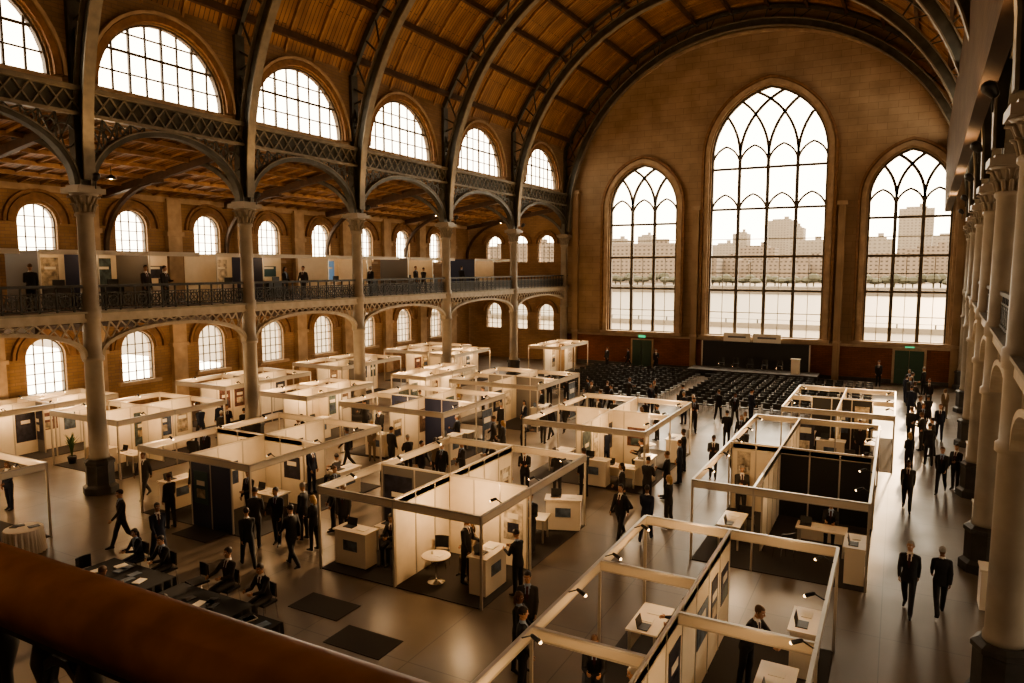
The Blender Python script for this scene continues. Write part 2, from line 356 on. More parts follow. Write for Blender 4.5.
    put(me,'ceiling_%s_aisle'%tag)
    g=MB()
    for j,y in enumerate(COLS[1:]):
        y=min(y,59.6)
        g.beam(P(y,0,13.9),P(y,W,12.3),.25,.35,darkw)
        arc=[P(y,W-.1-(W*.45)*(1-math.cos(math.pi/2*i/10)),9.4+3.4*math.sin(math.pi/2*i/10)) for i in range(11)]
        g.ribbon(arc,(0,1,0),.2,.2,darkw)
        arc=[P(y,.1+(W*.4)*(1-math.cos(math.pi/2*i/10)),10.6+3.0*math.sin(math.pi/2*i/10)) for i in range(11)]
        g.ribbon(arc,(0,1,0),.2,.2,iron)
    for i in range(1,6):
        n=W*i/6; g.beam(P(Y0,n,14.1-1.6*i/6),P(Y1,n,14.1-1.6*i/6),.12,.2,midw)
    for y in range(-5,60,1):
        g.beam(P(y+.5,.1,14.12),P(y+.5,W,12.55),.07,.1,midw)
    g.obj('trim_%s_aisle_timbers'%tag)
    M=Matrix(((tilt,0,sgn,P(0,.3,0).x),(1,0,0,0),(0,1,0,0),(0,0,0,1)))
    holes=[]
    for j in range(1,len(COLS)-1):
        a,b=COLS[j],COLS[j+1]; holes.append(((a+b)/2,min(3.05,(b-a)/2-.85)))
    solid=(tag=='right')  # right windows closed and wall colour darkened to cut its brightness
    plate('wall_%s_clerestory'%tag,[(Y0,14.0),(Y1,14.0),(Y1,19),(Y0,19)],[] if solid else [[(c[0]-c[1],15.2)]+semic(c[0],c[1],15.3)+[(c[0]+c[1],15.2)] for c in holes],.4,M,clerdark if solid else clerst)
    for c,w in holes:
        g=MB(); o=[P(p[0],.3,p[1]) for p in [(c-w,15.2)]+semic(c,w,15.3)+[(c+w,15.2)]]
        if solid:
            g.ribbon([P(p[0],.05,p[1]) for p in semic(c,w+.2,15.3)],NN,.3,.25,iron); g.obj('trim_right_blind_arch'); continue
        o2=[P(p[0],.05,p[1]) for p in semic(c,w+.2,15.3)]; g.ribbon(o2,NN,.25,.2,bricktrim); g.ribbon([P(p[0],.02,p[1]) for p in semic(c,w+.42,15.3)],NN,.12,.25,stonetrim)
        g.ribbon(o,NN,.16,.2,frame,closed=True)
        k=8
        for i in range(1,k):
            x=-w+2*w*i/k; g.beam(P(c+x,.3,15.2),P(c+x,.3,15.3+math.sqrt(w*w-x*x)),.1 if i%2==0 else .05,.08,frame)
        for z in (16.0,16.8,17.5):
            x=math.sqrt(w*w-(z-15.3)**2); g.beam(P(c-x,.3,z),P(c+x,.3,z),.06,.06 if z!=16.8 else .1,frame)
        pb(g,c-w-.3,c+w+.3,-.05,.3,15.05,15.2,stonetrim)
        g.obj('window_%s_clerestory'%tag)
    M=Matrix(((tilt,0,sgn,P(0,W+.2,0).x),(1,0,0,0),(0,1,0,0),(0,0,0,1)))
    wy=[5.6+4.88*i for i in range(11)]; holes=[roundarch(y,.92,9.0,10.7) for y in wy]+[roundarch(y,.95,2.3,4.1) for y in wy]
    plate('wall_%s_outer'%tag,[(Y0,0),(Y1,0),(Y1,12.7),(Y0,12.7)],holes,.5,M,aislew)
    g=MB(); g2=MB()
    for y in wy:
        for z0,zs,w in((9.0,10.7,.92),(2.3,4.1,.95)):
            o=[P(p[0],W+.2,p[1]) for p in roundarch(y,w,z0,zs)]; g.ribbon(o,NN,.1,.14,frame,closed=True)
            for x in(-.45,0,.45): g.beam(P(y+x,W+.2,z0),P(y+x,W+.2,zs+math.sqrt(w*w-x*x)),.06,.05,frame)
            z=z0+.5
            while z<zs+.5: 
                x=w if z<zs else math.sqrt(w*w-(z-zs)**2); g.beam(P(y-x,W+.2,z),P(y+x,W+.2,z),.05,.045,frame); z+=.5
            g2.ribbon([P(p[0],W-.1,p[1]) for p in roundarch(y,w+.3,z0,zs)[1:-1]],NN,.32,.16,bricktrim)
            g2.ribbon([P(p[0],W-.14,p[1]) for p in roundarch(y,w+.62,z0,zs)[1:-1]],NN,.14,.2,bricktrim)
            pb(g2,y-w-.3,y+w+.3,W-.25,W,z0-.18,z0,stonetrim)
        pb(g2,y+2.0,y+2.9,W-.35,W,0,12.4,stonetrim); pb(g2,y+1.9,y+3.0,W-.42,W,10.3,10.55,stonetrim); pb(g2,y+1.9,y+3.0,W-.42,W,4.0,4.2,stonetrim)
    pb(g2,Y0,Y1,W-.1,W,0,1.2,bricktrim); pb(g2,Y0,Y1,W-.2,W,12.2,12.5,stonetrim)
    g.obj('window_%s_aisle'%tag); g2.obj('trim_%s_outer'%tag)
side('left',lambda s,n,z:V((XL-n,s,z)),WL,0,XL,-1)
side('right',lambda s,n,z:V((XR(s)+n,s,z)),WR,.05,XR(0),1)
hs=[roundarch(x,.8,z0,z1) for x in(-28.7,-31.4,-34.2) for z0,z1 in((9,10.7),(2.8,4.4))]
plate('wall_end_left_aisle',[(-37.3,0),(XL-.3,0),(XL-.3,14.4),(-37.3,12.9)],hs,.6,ME,aislew)
plate('wall_end_right_aisle',[(XR(60)+.3,0),(12,0),(12,12.9),(XR(60)+.3,14.4)],[roundarch(8,.8,9,10.7)],.6,ME,aislew)
mb=MB()
for x in(-28.7,-31.4,-34.2):
    for z0,zs in((9,10.7),(2.8,4.4)):
        mb.ribbon([(p[0],60.3,p[1]) for p in roundarch(x,.8,z0,zs)],(0,1,0),.1,.12,frame,closed=True)
        for d in(-.27,.27): mb.box((x+d,60.3,(z0+zs+.7)/2),(.05,.06,zs+.7-z0),frame)
        for i in range(4): mb.box((x,60.3,z0+.45*(i+1)),(1.6,.05,.04),frame)
        mb.ribbon([(p[0],60,p[1]) for p in roundarch(x,1.1,z0,zs)[1:-1]],(0,1,0),.3,.2,bricktrim)
mb.obj('window_end_aisle')
mb=MB(); mb.box((-12.4,-2.6,6.6),(27.6,6.8,.4),darkw); mb.obj('floor_back_gallery')
mb=MB(); x0,x1=XL+.3,1.0
ry=.78
prof=[(-.065,-.05),(-.078,-.015),(-.07,.02),(-.045,.045),(-.015,.056),(.015,.056),(.045,.045),(.07,.02),(.078,-.015),(.065,-.05),(.03,-.065),(-.03,-.065)]
vs=[(x,ry+a,7.85+c) for x in(x0,x1) for a,c in prof]; n=len(prof)
mb.add(vs,[(i,(i+1)%n,n+(i+1)%n,n+i) for i in range(n)]+[tuple(range(n)),tuple(range(2*n-1,n-1,-1))],handw,True)
mb.box(((x0+x1)/2,ry,7.77),(x1-x0,.06,.03),ironk); mb.box(((x0+x1)/2,ry,6.9),(x1-x0,.1,.06),ironk)
x=x0+.1; i=0
while x<x1:
    if i%8==0: mb.box((x,ry,7.3),(.06,.06,.95),ironk)
    else:
        mb.lathe((x,ry,6.9),[(.012,0),(.03,.06),(.014,.12),(.012,.3),(.03,.38),(.036,.43),(.03,.48),(.012,.56),(.012,.74),(.028,.8),(.014,.87)],ironk,8)
    if i%2==0: mb.ribbon([(x+.075+.07*math.cos(t*math.pi/5),ry,7.66+.07*math.sin(t*math.pi/5)) for t in range(10)],(0,1,0),.018,.03,ironk,closed=True)
    x+=.15; i+=1
mb.obj('balcony_handrail')
def door(name,x,w,h):
    mb=MB(); mb.box((x,59.78,h/2),(w+.3,.14,h+.15),stonetrim)
    for s in(-1,1):
        mb.box((x+s*w/4,59.68,h/2),(w/2-.03,.08,h-.05),green)
        for z in(h*.28,h*.7): mb.box((x+s*w/4,59.63,z),(w/2-.3,.03,h*.32),green)
        mb.cyl((x+s*.08,59.6,1.0),(x+s*.08,59.6,1.35),.02,.02,chrome,6)
    mb.box((x,59.68,h+.3),(.6,.06,.2),exitm); mb.obj(name)
door('door_1',-19.3,1.7,2.35); door('door_2',.9,1.9,2.5)
# ------------------------------------------------------------------ outside
mb=MB(); g1=mat('riverbank_paving',(.13,.105,.075),.9); mb.add([(-400,61,-3.2),(400,61,-3.2),(400,146,-3.2),(-400,146,-3.2)],[(0,1,2,3)],g1); mb.box((0,146,-2.7),(800,.6,1.0),g1)
for i in range(60): mb.box((-240+i*6,146,-1.9),(.25,.25,1.0),ironk)
mb.box((0,146,-1.45),(800,.1,.08),ironk); mb.obj('ground_riverbank')
mb=MB(); wm=mat('river_water',(.12,.105,.08),.55,bump=.5,scale=.3,ior=1.16); mb.add([(-600,146.4,-3.4),(900,146.4,-3.4),(900,345,-3.4),(-600,345,-3.4)],[(0,1,2,3)],wm); mb.obj('river')
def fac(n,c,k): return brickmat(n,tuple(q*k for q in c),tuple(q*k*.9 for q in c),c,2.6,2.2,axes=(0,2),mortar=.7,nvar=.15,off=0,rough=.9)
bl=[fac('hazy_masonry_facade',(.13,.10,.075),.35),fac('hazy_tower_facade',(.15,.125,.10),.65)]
emb=mat('embankment_stone',(.10,.08,.06),.9); trees=mat('bank_trees',(.035,.032,.018),.95,var=.3,scale=.2)
mb=MB(); mb.box((100,347,-1.75),(1400,4,3.5),emb); mb.add([(-700,349,-.05),(1200,349,-.05),(1200,1200,-.05),(-700,1200,-.05)],[(0,1,2,3)],emb); mb.obj('embankment')
mb=MB()
for i in range(150):
    x=-330+i*3.6+random.uniform(-1,1); h=random.uniform(3.5,6.5); y=354+random.uniform(0,8)
    mb.lathe((x,y,0),[(.3,0),(.3,h*.3),(2.2,h*.38),(3,h*.6),(2.2,h*.85),(.6,h)],trees,7,False)
mb.obj('riverside_trees')
NB=[0]
def bld(x,y,w,d,h,m):
    NB[0]+=1; y+=NB[0]*1.37
    mb=MB(); mb.box((x,y,h/2),(w,d,h),m); mb.box((x,y,h+.8),(w*.6,d*.6,1.6),m); mb.box((x+w*.15,y,h+2.8),(w*.15,d*.2,2.4),m)
    mb.obj('city_building')
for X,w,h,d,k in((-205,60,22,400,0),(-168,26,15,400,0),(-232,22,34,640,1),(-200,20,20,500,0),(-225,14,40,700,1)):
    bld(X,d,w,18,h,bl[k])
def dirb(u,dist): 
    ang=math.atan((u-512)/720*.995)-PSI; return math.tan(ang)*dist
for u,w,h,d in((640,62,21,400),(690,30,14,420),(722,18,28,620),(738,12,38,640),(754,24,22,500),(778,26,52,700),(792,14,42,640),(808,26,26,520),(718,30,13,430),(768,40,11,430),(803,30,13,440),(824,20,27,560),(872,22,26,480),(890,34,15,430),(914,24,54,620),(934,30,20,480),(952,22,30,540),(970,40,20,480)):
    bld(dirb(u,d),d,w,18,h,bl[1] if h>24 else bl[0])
# ------------------------------------------------------------------ booths
LC=(1,.62,.31)
def lamp(loc,e,col=LC,rad=.12,name='booth_lamp'):
    l=bpy.data.lights.new(name,'POINT'); l.energy=e; l.color=col; l.shadow_soft_size=rad
    o=bpy.data.objects.new(name,l); sc.collection.objects.link(o); o.location=loc
HB=2.4; RECTS=[]
def wall(mb,a,b,m,h=HB,pst=.5,rng=random,ps=None):
    ps=ps or posters
    a=V((a[0],a[1],0)); b=V((b[0],b[1],0)); L=(b-a).length; d=(b-a)/L; n=max(1,round(L)); ang=math.atan2(d.y,d.x); nrm=V((-d.y,d.x,0))
    for i in range(n):
        c=a+d*(L*(i+.5)/n); mb.box((c.x,c.y,h/2),(L/n-.05,.03,h-.06),m,ang)
        if rng.random()<pst:
            for s in(1,-1):
                if rng.random()<.75:
                    q=c+nrm*(s*.024); pm=rng.choice(ps); mb.box((q.x,q.y,1.35),(L/n*rng.choice([.55,.7,.85]),.012,rng.choice([.8,1.1,1.5])),pm,ang)
                    mb.box((q.x+nrm.x*s*.008,q.y+nrm.y*s*.008,1.5),(L/n*.4,.006,.16),paper,ang)
                    if rng.random()<.5: mb.box((q.x+nrm.x*s*.008,q.y+nrm.y*s*.008,1.15),(L/n*.42,.006,.3),rng.choice(posters),ang)
    for i in range(n+1):
        c=a+d*(L*i/n); mb.box((c.x,c.y,h/2),(.05,.05,h),alu,ang)
    mb.beam(a+V((0,0,h)),b+V((0,0,h)),.06,.06,cream)
def fascia(mb,a,b,z=HB,h=.2):
    a=V((a[0],a[1],z)); b=V((b[0],b[1],z)); mb.beam(a-V((0,0,h/2)),b-V((0,0,h/2)),.03,h-.03,cream)
    mb.beam(a,b,.07,.04,alu); mb.beam(a-V((0,0,h)),b-V((0,0,h)),.05,.03,alu)
def spot(mb,x,y,dx,dy,z=HB):
    mb.beam((x,y,z),(x+dx*.25,y+dy*.25,z+.12),.02,.02,blackpl)
    mb.capsule((x+dx*.22,y+dy*.22,z+.1),(x+dx*.34,y+dy*.34,z+.04),.035,.042,blackpl,8)
    mb.capsule((x+dx*.355,y+dy*.355,z+.03),(x+dx*.37,y+dy*.37,z+.02),.034,.03,bulb,6)
ES=1.1
def booth(x0,y0,x1,y1,walls,beams=(),carp=carpet,lights=(),posts=(),e=70,pst=.5,spots=True):
    RECTS.append((x0,y0,x1,y1))
    mb=MB(); mb.box(((x0+x1)/2,(y0+y1)/2,.012),(x1-x0,y1-y0,.02),carp)
    c=[(x0,y0),(x1,y0),(x1,y1),(x0,y1)]
    for i in range(4): fascia(mb,c[i],c[(i+1)%4]); mb.box((c[i][0],c[i][1],HB/2),(.06,.06,HB),alu)
    for p in posts: mb.box((p[0],p[1],HB/2),(.05,.05,HB),alu)
    for w in walls: wall(mb,w[0],w[1],w[2],pst=w[3] if len(w)>3 else pst,ps=w[4] if len(w)>4 else None)
    for q in beams: fascia(mb,q[0],q[1])
    if spots:
        n=max(2,int((y1-y0)/1.8))
        for i in range(n):
            yy=y0+(y1-y0)*(i+.5)/n; spot(mb,x0,yy,1,0); spot(mb,x1,yy,-1,0)
    mb.obj('exhibition_booth')
    for l in lights: lamp((l[0],l[1],2.15),(l[2] if len(l)>2 else e)*ES)
def island(x0,y0,x1,y1,m=panel,m2=None,ns=2,e=70,pst=.6,carp=carpet,spine=.5):
    m2=m2 or random.choice([panel,navy,wood_l,greyp,panel]); xm=x0+(x1-x0)*spine; W=[((xm,y0+.02),(xm,y1-.02),m)]; Ls=[]; B=[]
    for i in range(1,ns):
        y=y0+(y1-y0)*i/ns; W.append(((x0+.9,y),(x1-.9,y),m2)); B.append(((x0,y),(x0+.9,y))); B.append(((x1-.9,y),(x1,y)))
    for i in range(ns):
        y=y0+(y1-y0)*(i+.5)/ns; Ls+= [((x0+xm)/2,y),((x1+xm)/2,y)]
    booth(x0,y0,x1,y1,W,B,carp,Ls,posts=[(x0,y0+(y1-y0)*i/ns) for i in range(1,ns)]+[(x1,y0+(y1-y0)*i/ns) for i in range(1,ns)],e=e,pst=pst)
booth(-14.1,14.8,-8.8,21.5,[((-11.5,14.85),(-11.5,21.4),panel,.4),((-11.5,17.5),(-8.9,17.5),panel,.7),((-14,17.5),(-11.5,17.5),greyp,.9)],[((-11.5,14.8),(-11.5,21.5))],carpet,
      [(-10.2,16.2,110),(-12.9,16,35),(-10.1,19.5,70),(-12.9,19.5,50)],posts=[(-11.5,14.8),(-8.8,17.5)])
booth(-22.9,15.4,-17.5,21.8,[((-20.3,15.45),(-18.4,15.45),navy,1,darkposters),((-20.3,15.5),(-20.3,21.7),panel,.7,darkposters),((-22.8,18.6),(-18.4,18.6),panel,.8)],[((-22.9,18.6),(-17.5,18.6))],carpet,
      [(-21.6,17,70),(-19,17,55),(-21.6,20.2,50),(-19,20.2,70)])
island(-31.9,17.5,-27.3,22.7,e=80)
booth(-29.5,9.7,-23.4,12.6,[((-29.4,10.6),(-24.5,10.6),panel)],[],carpet,[(-25,11.6,60),(-28,11.6,60)])
island(-36.4,15.5,-33.4,21.5,e=60); island(-36.3,8,-32.6,13.5,e=60)
island(-34.3,25.4,-30.4,31.5,e=60,m2=greyp)
island(-27.7,25.2,-24.6,30.1,m2=panel,e=70)
island(-22.4,25,-16.7,30.4,m=panel,m2=navy,e=90)
island(-34.3,34,-30.2,40,e=60); island(-25.6,33,-23.2,38.5,e=60)
island(-21.6,33,-16.2,38.5,e=60,m2=greyp); island(-13.2,25.6,-8.1,32.4,e=90,pst=.4,m2=panel)
island(-34,43,-30,49,e=50); island(-29.5,42.5,-27.4,47.5,e=50); island(-25.6,50.5,-22.8,56,e=60)
booth(-5.25,7.2,-.9,16.8,[((-3.2,7.3),(-3.2,16.7),panel,1,darkposters)],
      [((-5.25,13.7),(-3.2,13.7)),((-3.2,12.2),(-.9,12.2)),((-5.25,10.5),(-3.2,10.5)),((-3.2,7.2),(-3.2,16.8))],carpet,[(-4.2,15.4,50),(-4.2,12,36),(-2.0,15.0,36),(-1.9,10.8,32),(-4.2,9,36)],posts=[(-5.25,13.7),(-.9,12.2),(-5.25,10.5)])
booth(-5.0,20.4,-.4,31.0,[((-3.3,22.0),(-3.3,30.9),panel,.5),((-3.3,25.6),(-.5,25.6),blackp,0),((-.45,25.6),(-.45,28.8),blackp,0),((-4.9,25.6),(-3.3,25.6),panel,.4)],
      [((-5,25.6),(-.4,25.6)),((-3.3,20.4),(-3.3,31))],carpet,[(-4.2,23,50),(-1.9,22.6,22),(-4.2,28.4,50),(-1.9,28.6,30)],posts=[(-.4,25.6),(-5,25.6),(-3.3,20.4)])
island(-4.3,33.3,.1,40,m2=blackp,e=50)
island(5.2,22,8.0,27,e=35); island(5.8,32,8.8,38,e=40); island(6.2,42,9.0,50,e=40)
def gstand(xa,xb,ya,yb,z):
    mb=MB(); y=ya
    while y<yb-2.4:
        w=min(random.choice([2.4,3,3.6]),yb-y); m=random.choice([panel,panel,panel,panel,greyp,navy]); sg=1 if xb>xa else -1
        mb.box(((xa),y+w/2,z+1.2),(.05,w-.06,2.4),panel); mb.box(((xa+xb)/2,y,z+1.2),(abs(xb-xa),.05,2.4),m)
        mb.box((xb,y+w/2,z+2.35),(.05,w,.2),cream); mb.box((xb,y,z+1.2),(.06,.06,2.4),alu)
        for k in range(2):
            yy=y+w*(.3+.42*k); pm=random.choice(darkposters+[posters[3],posters[7],screenm])
            mb.box((xa+.04*sg,yy,z+1.5),(.03,w*.3,random.choice([.6,1.0,1.3])),pm); mb.box((xa+.06*sg,yy,z+1.7),(.01,w*.2,.12),paper)
        mb.box(((xa+xb)/2,y+w/2,z+.45),(.5,1.1,.9),random.choice([whitelam,blackpl,greyp])); mb.box(((xa+xb)/2,y+w/2+.2,z+1.05),(.03,.5,.3),blackpl); mb.box(((xa+xb)/2,y+w/2,z+.92),(.56,1.2,.04),whitelam)
        lamp(((xa+xb)/2,y+w/2,z+2.2),28); y+=w
    mb.obj('gallery_exhibition_stand')
for a,b in((5,16),(16.5,24),(25,32),(33,40),(41,49),(50,58)): gstand(-32.6,-30.2,a,b,GZ)
gstand(8.0,6.2,20,56,GZ)
# ------------------------------------------------------------------ furniture
def m_counter():
    mb=MB(); mb.box((0,0,.52),(1.1,.5,.98),whitelam); mb.box((0,0,1.03),(1.2,.6,.04),whitelam); mb.box((0,0,.03),(1.04,.44,.06),blackpl)
    mb.box((0,-.256,.62),(.5,.012,.3),posters[6]); mb.box((.25,0,1.06),(.3,.21,.01),paper); mb.box((-.25,.05,1.06),(.34,.24,.015),blackpl)
    T=Matrix.Translation((-.25,.17,1.17))@Matrix.Rotation(math.radians(-12),4,'X'); mb.box((0,0,0),(.34,.012,.22),blackpl,0,T); return mb.mesh('reception_counter')
def m_bistro():
    mb=MB(); mb.lathe((0,0,0),[(.25,0),(.24,.02),(.05,.05),(.03,.08),(.03,.7),(.1,.71)],chrome,16); mb.lathe((0,0,0),[(.38,.715),(.4,.725),(.4,.74),(.38,.75)],whitelam,24)
    mb.box((.1,.05,.755),(.2,.28,.008),paper); mb.lathe((-.12,0,.75),[(.03,0),(.035,.09),(.03,.09)],paper,8); return mb.mesh('bistro_table')
def m_chair(seatm=blackpl):
    mb=MB()
    for x in(-.2,.2):
        for y in(-.2,.2): mb.cyl((x*1.1,y*1.1,0),(x*.9,y*.9,.44),.012,.014,chrome,6)
    mb.box((0,0,.45),(.44,.43,.05),seatm)
    pts=[(-.2,-.2,.7),(-.1,-.235,.7),(0,-.245,.7),(.1,-.235,.7),(.2,-.2,.7)]; mb.ribbon(pts,(0,0,1),.03,.34,seatm)
    for x in(-.19,.19): mb.cyl((x,-.19,.45),(x,-.205,.85),.012,.012,chrome,6)
    return mb.mesh('conference_chair')
def m_desk(cl=whitelam):
    mb=MB(); mb.box((0,0,.73),(1.4,.7,.04),cl)
    for x in(-.62,.62):
        for y in(-.28,.28): mb.box((x,y,.36),(.05,.05,.72),alu)
    mb.box((0,.3,.45),(1.25,.02,.5),cl); mb.box((.3,0,.755),(.21,.3,.01),paper); mb.box((-.1,.05,.757),(.21,.3,.01),paper)
    mb.box((-.45,0,.76),(.32,.22,.015),blackpl); T=Matrix.Translation((-.45,.13,.87))@Matrix.Rotation(math.radians(-12),4,'X'); mb.box((0,0,0),(.32,.01,.21),blackpl,0,T); return mb.mesh('meeting_desk')
def m_rack():
    mb=MB()
    for x in(-.25,.25): mb.box((x,0,.75),(.03,.3,1.5),alu)
    for i in range(4):
        T=Matrix.Translation((0,-.02,.35+.33*i))@Matrix.Rotation(math.radians(-20),4,'X'); mb.box((0,0,0),(.48,.02,.28),alu,0,T)
        for k in(-.15,0,.15): mb.box((k,-.02,.02),(.13,.015,.24),posters[(i+int(k*10))%8],0,T)
    mb.box((0,0,.03),(.55,.36,.04),blackpl); return mb.mesh('brochure_rack')
def m_banner(pm):
    mb=MB(); mb.box((0,0,.05),(.9,.22,.08),alu); mb.box((0,0,1.08),(.85,.01,2.0),pm); mb.box((0,0,2.09),(.87,.03,.03),alu); mb.cyl((0,.04,.06),(0,.04,2.08),.012,.012,alu,6)
    mb.box((0,-.008,1.6),(.6,.006,.25),paper); mb.box((0,-.008,.9),(.5,.006,.5),posters[7]); return mb.mesh('rollup_banner')
def m_plant():
    mb=MB(); lf=mat('leaf_green',(.04,.09,.025),.6); mb.lathe((0,0,0),[(.14,0),(.19,.32),(.17,.34),(.15,.3)],blackpl,12)
    for k in range(26):
        a=k*2.4; t=random.uniform(.35,1); q=V((math.cos(a),math.sin(a),0)); h=random.uniform(.7,1.25)
        p0=V((0,0,.3)); p1=p0+q*.1*t+V((0,0,h*.6)); p2=p0+q*.35*t+V((0,0,h*.85)); mb.tube([p0,p1,p2],[.02,.05,.006],lf,4,ell=.2,ref=(-q.y,q.x,0))
    return mb.mesh('potted_plant')
COUNTER,BISTRO,CHAIR,DESK,RACK,PLANT=m_counter(),m_bistro(),m_chair(),m_desk(),m_rack(),m_plant()
BAN=[m_banner(posters[i]) for i in(0,2,4,6)]
R=math.radians
def P_(me,x,y,rz=0,z=.022): return put(me,me.name.split('.')[0],(x,y,z),R(rz))
P_(COUNTER,-9.25,15.9,90); P_(BISTRO,-10.7,15.6); P_(CHAIR,-11.1,16.4,200); P_(CHAIR,-10.2,16.7,170)
P_(COUNTER,-13.4,15.5,0); P_(CHAIR,-12.6,16.2,180); P_(DESK,-12.9,16.9,0)
P_(COUNTER,-9.3,20.9,20); P_(RACK,-11.2,18.3,-90); P_(DESK,-10,19.6,10); P_(BISTRO,-13,19.5); P_(CHAIR,-13.4,20.2,200)
P_(DESK,-19,17.5,0); P_(COUNTER,-22.3,16.4,90); P_(BISTRO,-21.5,19.8); P_(COUNTER,-17.9,20.2,90); P_(CHAIR,-18.6,20.5,90)
P_(RACK,-20.0,16.3,90); P_(PLANT,-31.4,18.0); P_(DESK,-28.3,18.6); P_(COUNTER,-29.0,17.9)
P_(DESK,-4.5,14.9,90); P_(DESK,-4.4,9.6,90); P_(DESK,-1.7,13.6,90); P_(CHAIR,-4.0,13.2,20); P_(CHAIR,-3.7,14.7,90); P_(CHAIR,-3.7,9.4,90); P_(COUNTER,-1.4,15.8,90); P_(BISTRO,-4.3,11.4); P_(CHAIR,-3.7,11.7,120); P_(BISTRO,-2.1,11.2); P_(CHAIR,-1.5,11.0,90); P_(CHAIR,-2.5,10.4,-20); P_(CHAIR,-4.9,12.5,200)
P_(DESK,-4.2,22.3,90); P_(CHAIR,-4,23.6,0); P_(COUNTER,-4.5,28.9,90); P_(DESK,-1.7,22.8,0); P_(CHAIR,-1.5,23.5,180); P_(COUNTER,-.7,21.2,90); P_(DESK,-2,28,0); P_(CHAIR,-2.6,21.6,40)
P_(COUNTER,-8.5,27.0,90); P_(COUNTER,-8.4,30.9,90); P_(DESK,-9.3,26.4,0); P_(DESK,-12.3,27.4,90); P_(BISTRO,-9.5,30.3); P_(CHAIR,-9.0,28.4,90); P_(COUNTER,-10.2,25.9,0)
P_(COUNTER,-2.3,33.6,0); P_(DESK,-.9,35.4,90); P_(BISTRO,-.8,38.4); P_(DESK,-3.5,36,90)
P_(COUNTER,-17.3,26.5,90); P_(DESK,-18.2,28.6,0); P_(BISTRO,-21.4,26.3); P_(COUNTER,-20.5,25.4,0); P_(COUNTER,-25.1,26.5,90); P_(COUNTER,-16.8,34.5,90); P_(DESK,-18,36.6); P_(DESK,-26,27)
P_(COUNTER,-27.2,11.9,0)
for i,(x,y,rz) in enumerate([(-16.3,28,90),(-23,30.8,0),(-3.3,32.6,0),(-16,37,90)]): P_(BAN[i%4],x,y,rz,0)
def clothtable(x,y,w,d,name='clothed_table',m=blackc,rnd=False):
    mb=MB(); n=64 if rnd else 48; vs=[];fs=[]; per=[]
    for i in range(n):
        if rnd: t=2*math.pi*i/n; per.append((w/2*math.cos(t),w/2*math.sin(t))); continue
        t=i/n*4; k=int(t); f=t-k; c=[(-1,-1),(1,-1),(1,1),(-1,1),(-1,-1)]; a,b2=c[k],c[k+1]; per.append(((a[0]+(b2[0]-a[0])*f)*w/2,(a[1]+(b2[1]-a[1])*f)*d/2))
    for j,(z,g) in enumerate(((.75,0),(.73,.012),(.4,.03),(.01,.05))):
        for i,(px,py) in enumerate(per):
            q=g*(1+.8*math.sin(i*2.1)); l=math.hypot(px,py); vs.append((px*(1+q/l),py*(1+q/l),z))
    for j in range(3):
        for i in range(n): fs.append((j*n+i,j*n+(i+1)%n,(j+1)*n+(i+1)%n,(j+1)*n+i))
    fs.append(tuple(range(n))); mb.add(vs,fs,m,False)
    for k in range(int(w*3)):
        mb.box((random.uniform(-w/3,w/3),random.uniform(-d/4,d/4),.765),(.21,.29,.02),random.choice([paper,blackpl,blackpl,posters[6]]),random.uniform(-.6,.6))
    mb.obj(name,(x,y,0))
clothtable(-17,10.9,2.5,1.0); clothtable(-14.05,10.75,2.5,1.0); clothtable(-12.1,10.5,1.0,.9); clothtable(-22.8,11.5,1.0,1.0,m=whitec,rnd=True)
for x,y,a in((-18.3,12.1,180),(-17,12.0,180),(-15.6,11.9,170),(-14.6,12,185),(-13.2,11.9,180),(-18.6,10.9,270),(-16.4,9.8,0),(-14,9.7,0)): P_(CHAIR,x,y,a,0)
mb=MB(); mb.box((0,0,.008),(1.6,.9,.012),carpet); me=mb.mesh('floor_mat'); 
for x,y in((-19.4,15.0),(-12.4,13.1),(-10.4,12.2)): put(me,'floor_mat',(x,y,0),0)
def chairfield(name,x0,x1,y0,y1):
    mb=MB(); cv=[v.co.copy() for v in CHAIR.vertices]; cf=[tuple(p.vertices) for p in CHAIR.polygons]; mi=[p.material_index for p in CHAIR.polygons]
    mm=list(CHAIR.materials); y=y0; 
    for m in mm: mb.mi(m)
    while y<=y1:
        x=x0
        while x<=x1:
            o=len(mb.v); jx,jy=random.uniform(-.04,.04),random.uniform(-.05,.05)
            mb.v+=[(v.x+x+jx,v.y+y+jy,v.z) for v in cv]; mb.f+=[[i+o for i in f] for f in cf]; mb.m+=mi; x+=.62
        y+=1.0
    me=bpy.data.meshes.new(name); me.from_pydata(mb.v,[],mb.f); 
    for m in mb.mats: me.materials.append(m)
    me.polygons.foreach_set('material_index',mb.m); put(me,name)
chairfield('audience_chair_rows',-21.3,-13.2,43.5,55.2); chairfield('audience_chair_rows',-11.3,-1.0,42.6,54.5)
mb=MB(); mb.box((-9.8,58,.25),(9.6,2.2,.5),blackp); mb.box((-9.8,58,.51),(9.6,2.2,.03),greyp); mb.box((-9.9,59.2,1.55),(8.2,.1,2.1),blackp)
mb.box((-12.5,56.65,.12),(1.2,.45,.24),blackp)
for x in(-14.0,-5.8): mb.box((x,59.2,1.55),(.1,.16,2.1),alu)
mb.obj('stage_platform')
mb=MB()
for x in(-11.3,-9.0): mb.box((x,59.35,2.95),(2.1,.06,.7),paper); mb.box((x,59.31,2.98),(1.4,.02,.14),greyp)
for x in(-12.2,-10.15,-8.1): mb.box((x,59.37,1.6),(.05,.05,3.2),alu)
mb.obj('stage_sign_board')
for i in range(5): P_(CHAIR,-12.2+i*1.1,58.1,180,.53)
mb=MB(); mb.box((0,0,.55),(.6,.45,1.1),whitelam); mb.box((0,-.05,1.13),(.7,.55,.05),whitelam); mb.obj('lectern',(-6.6,57.6,.53))
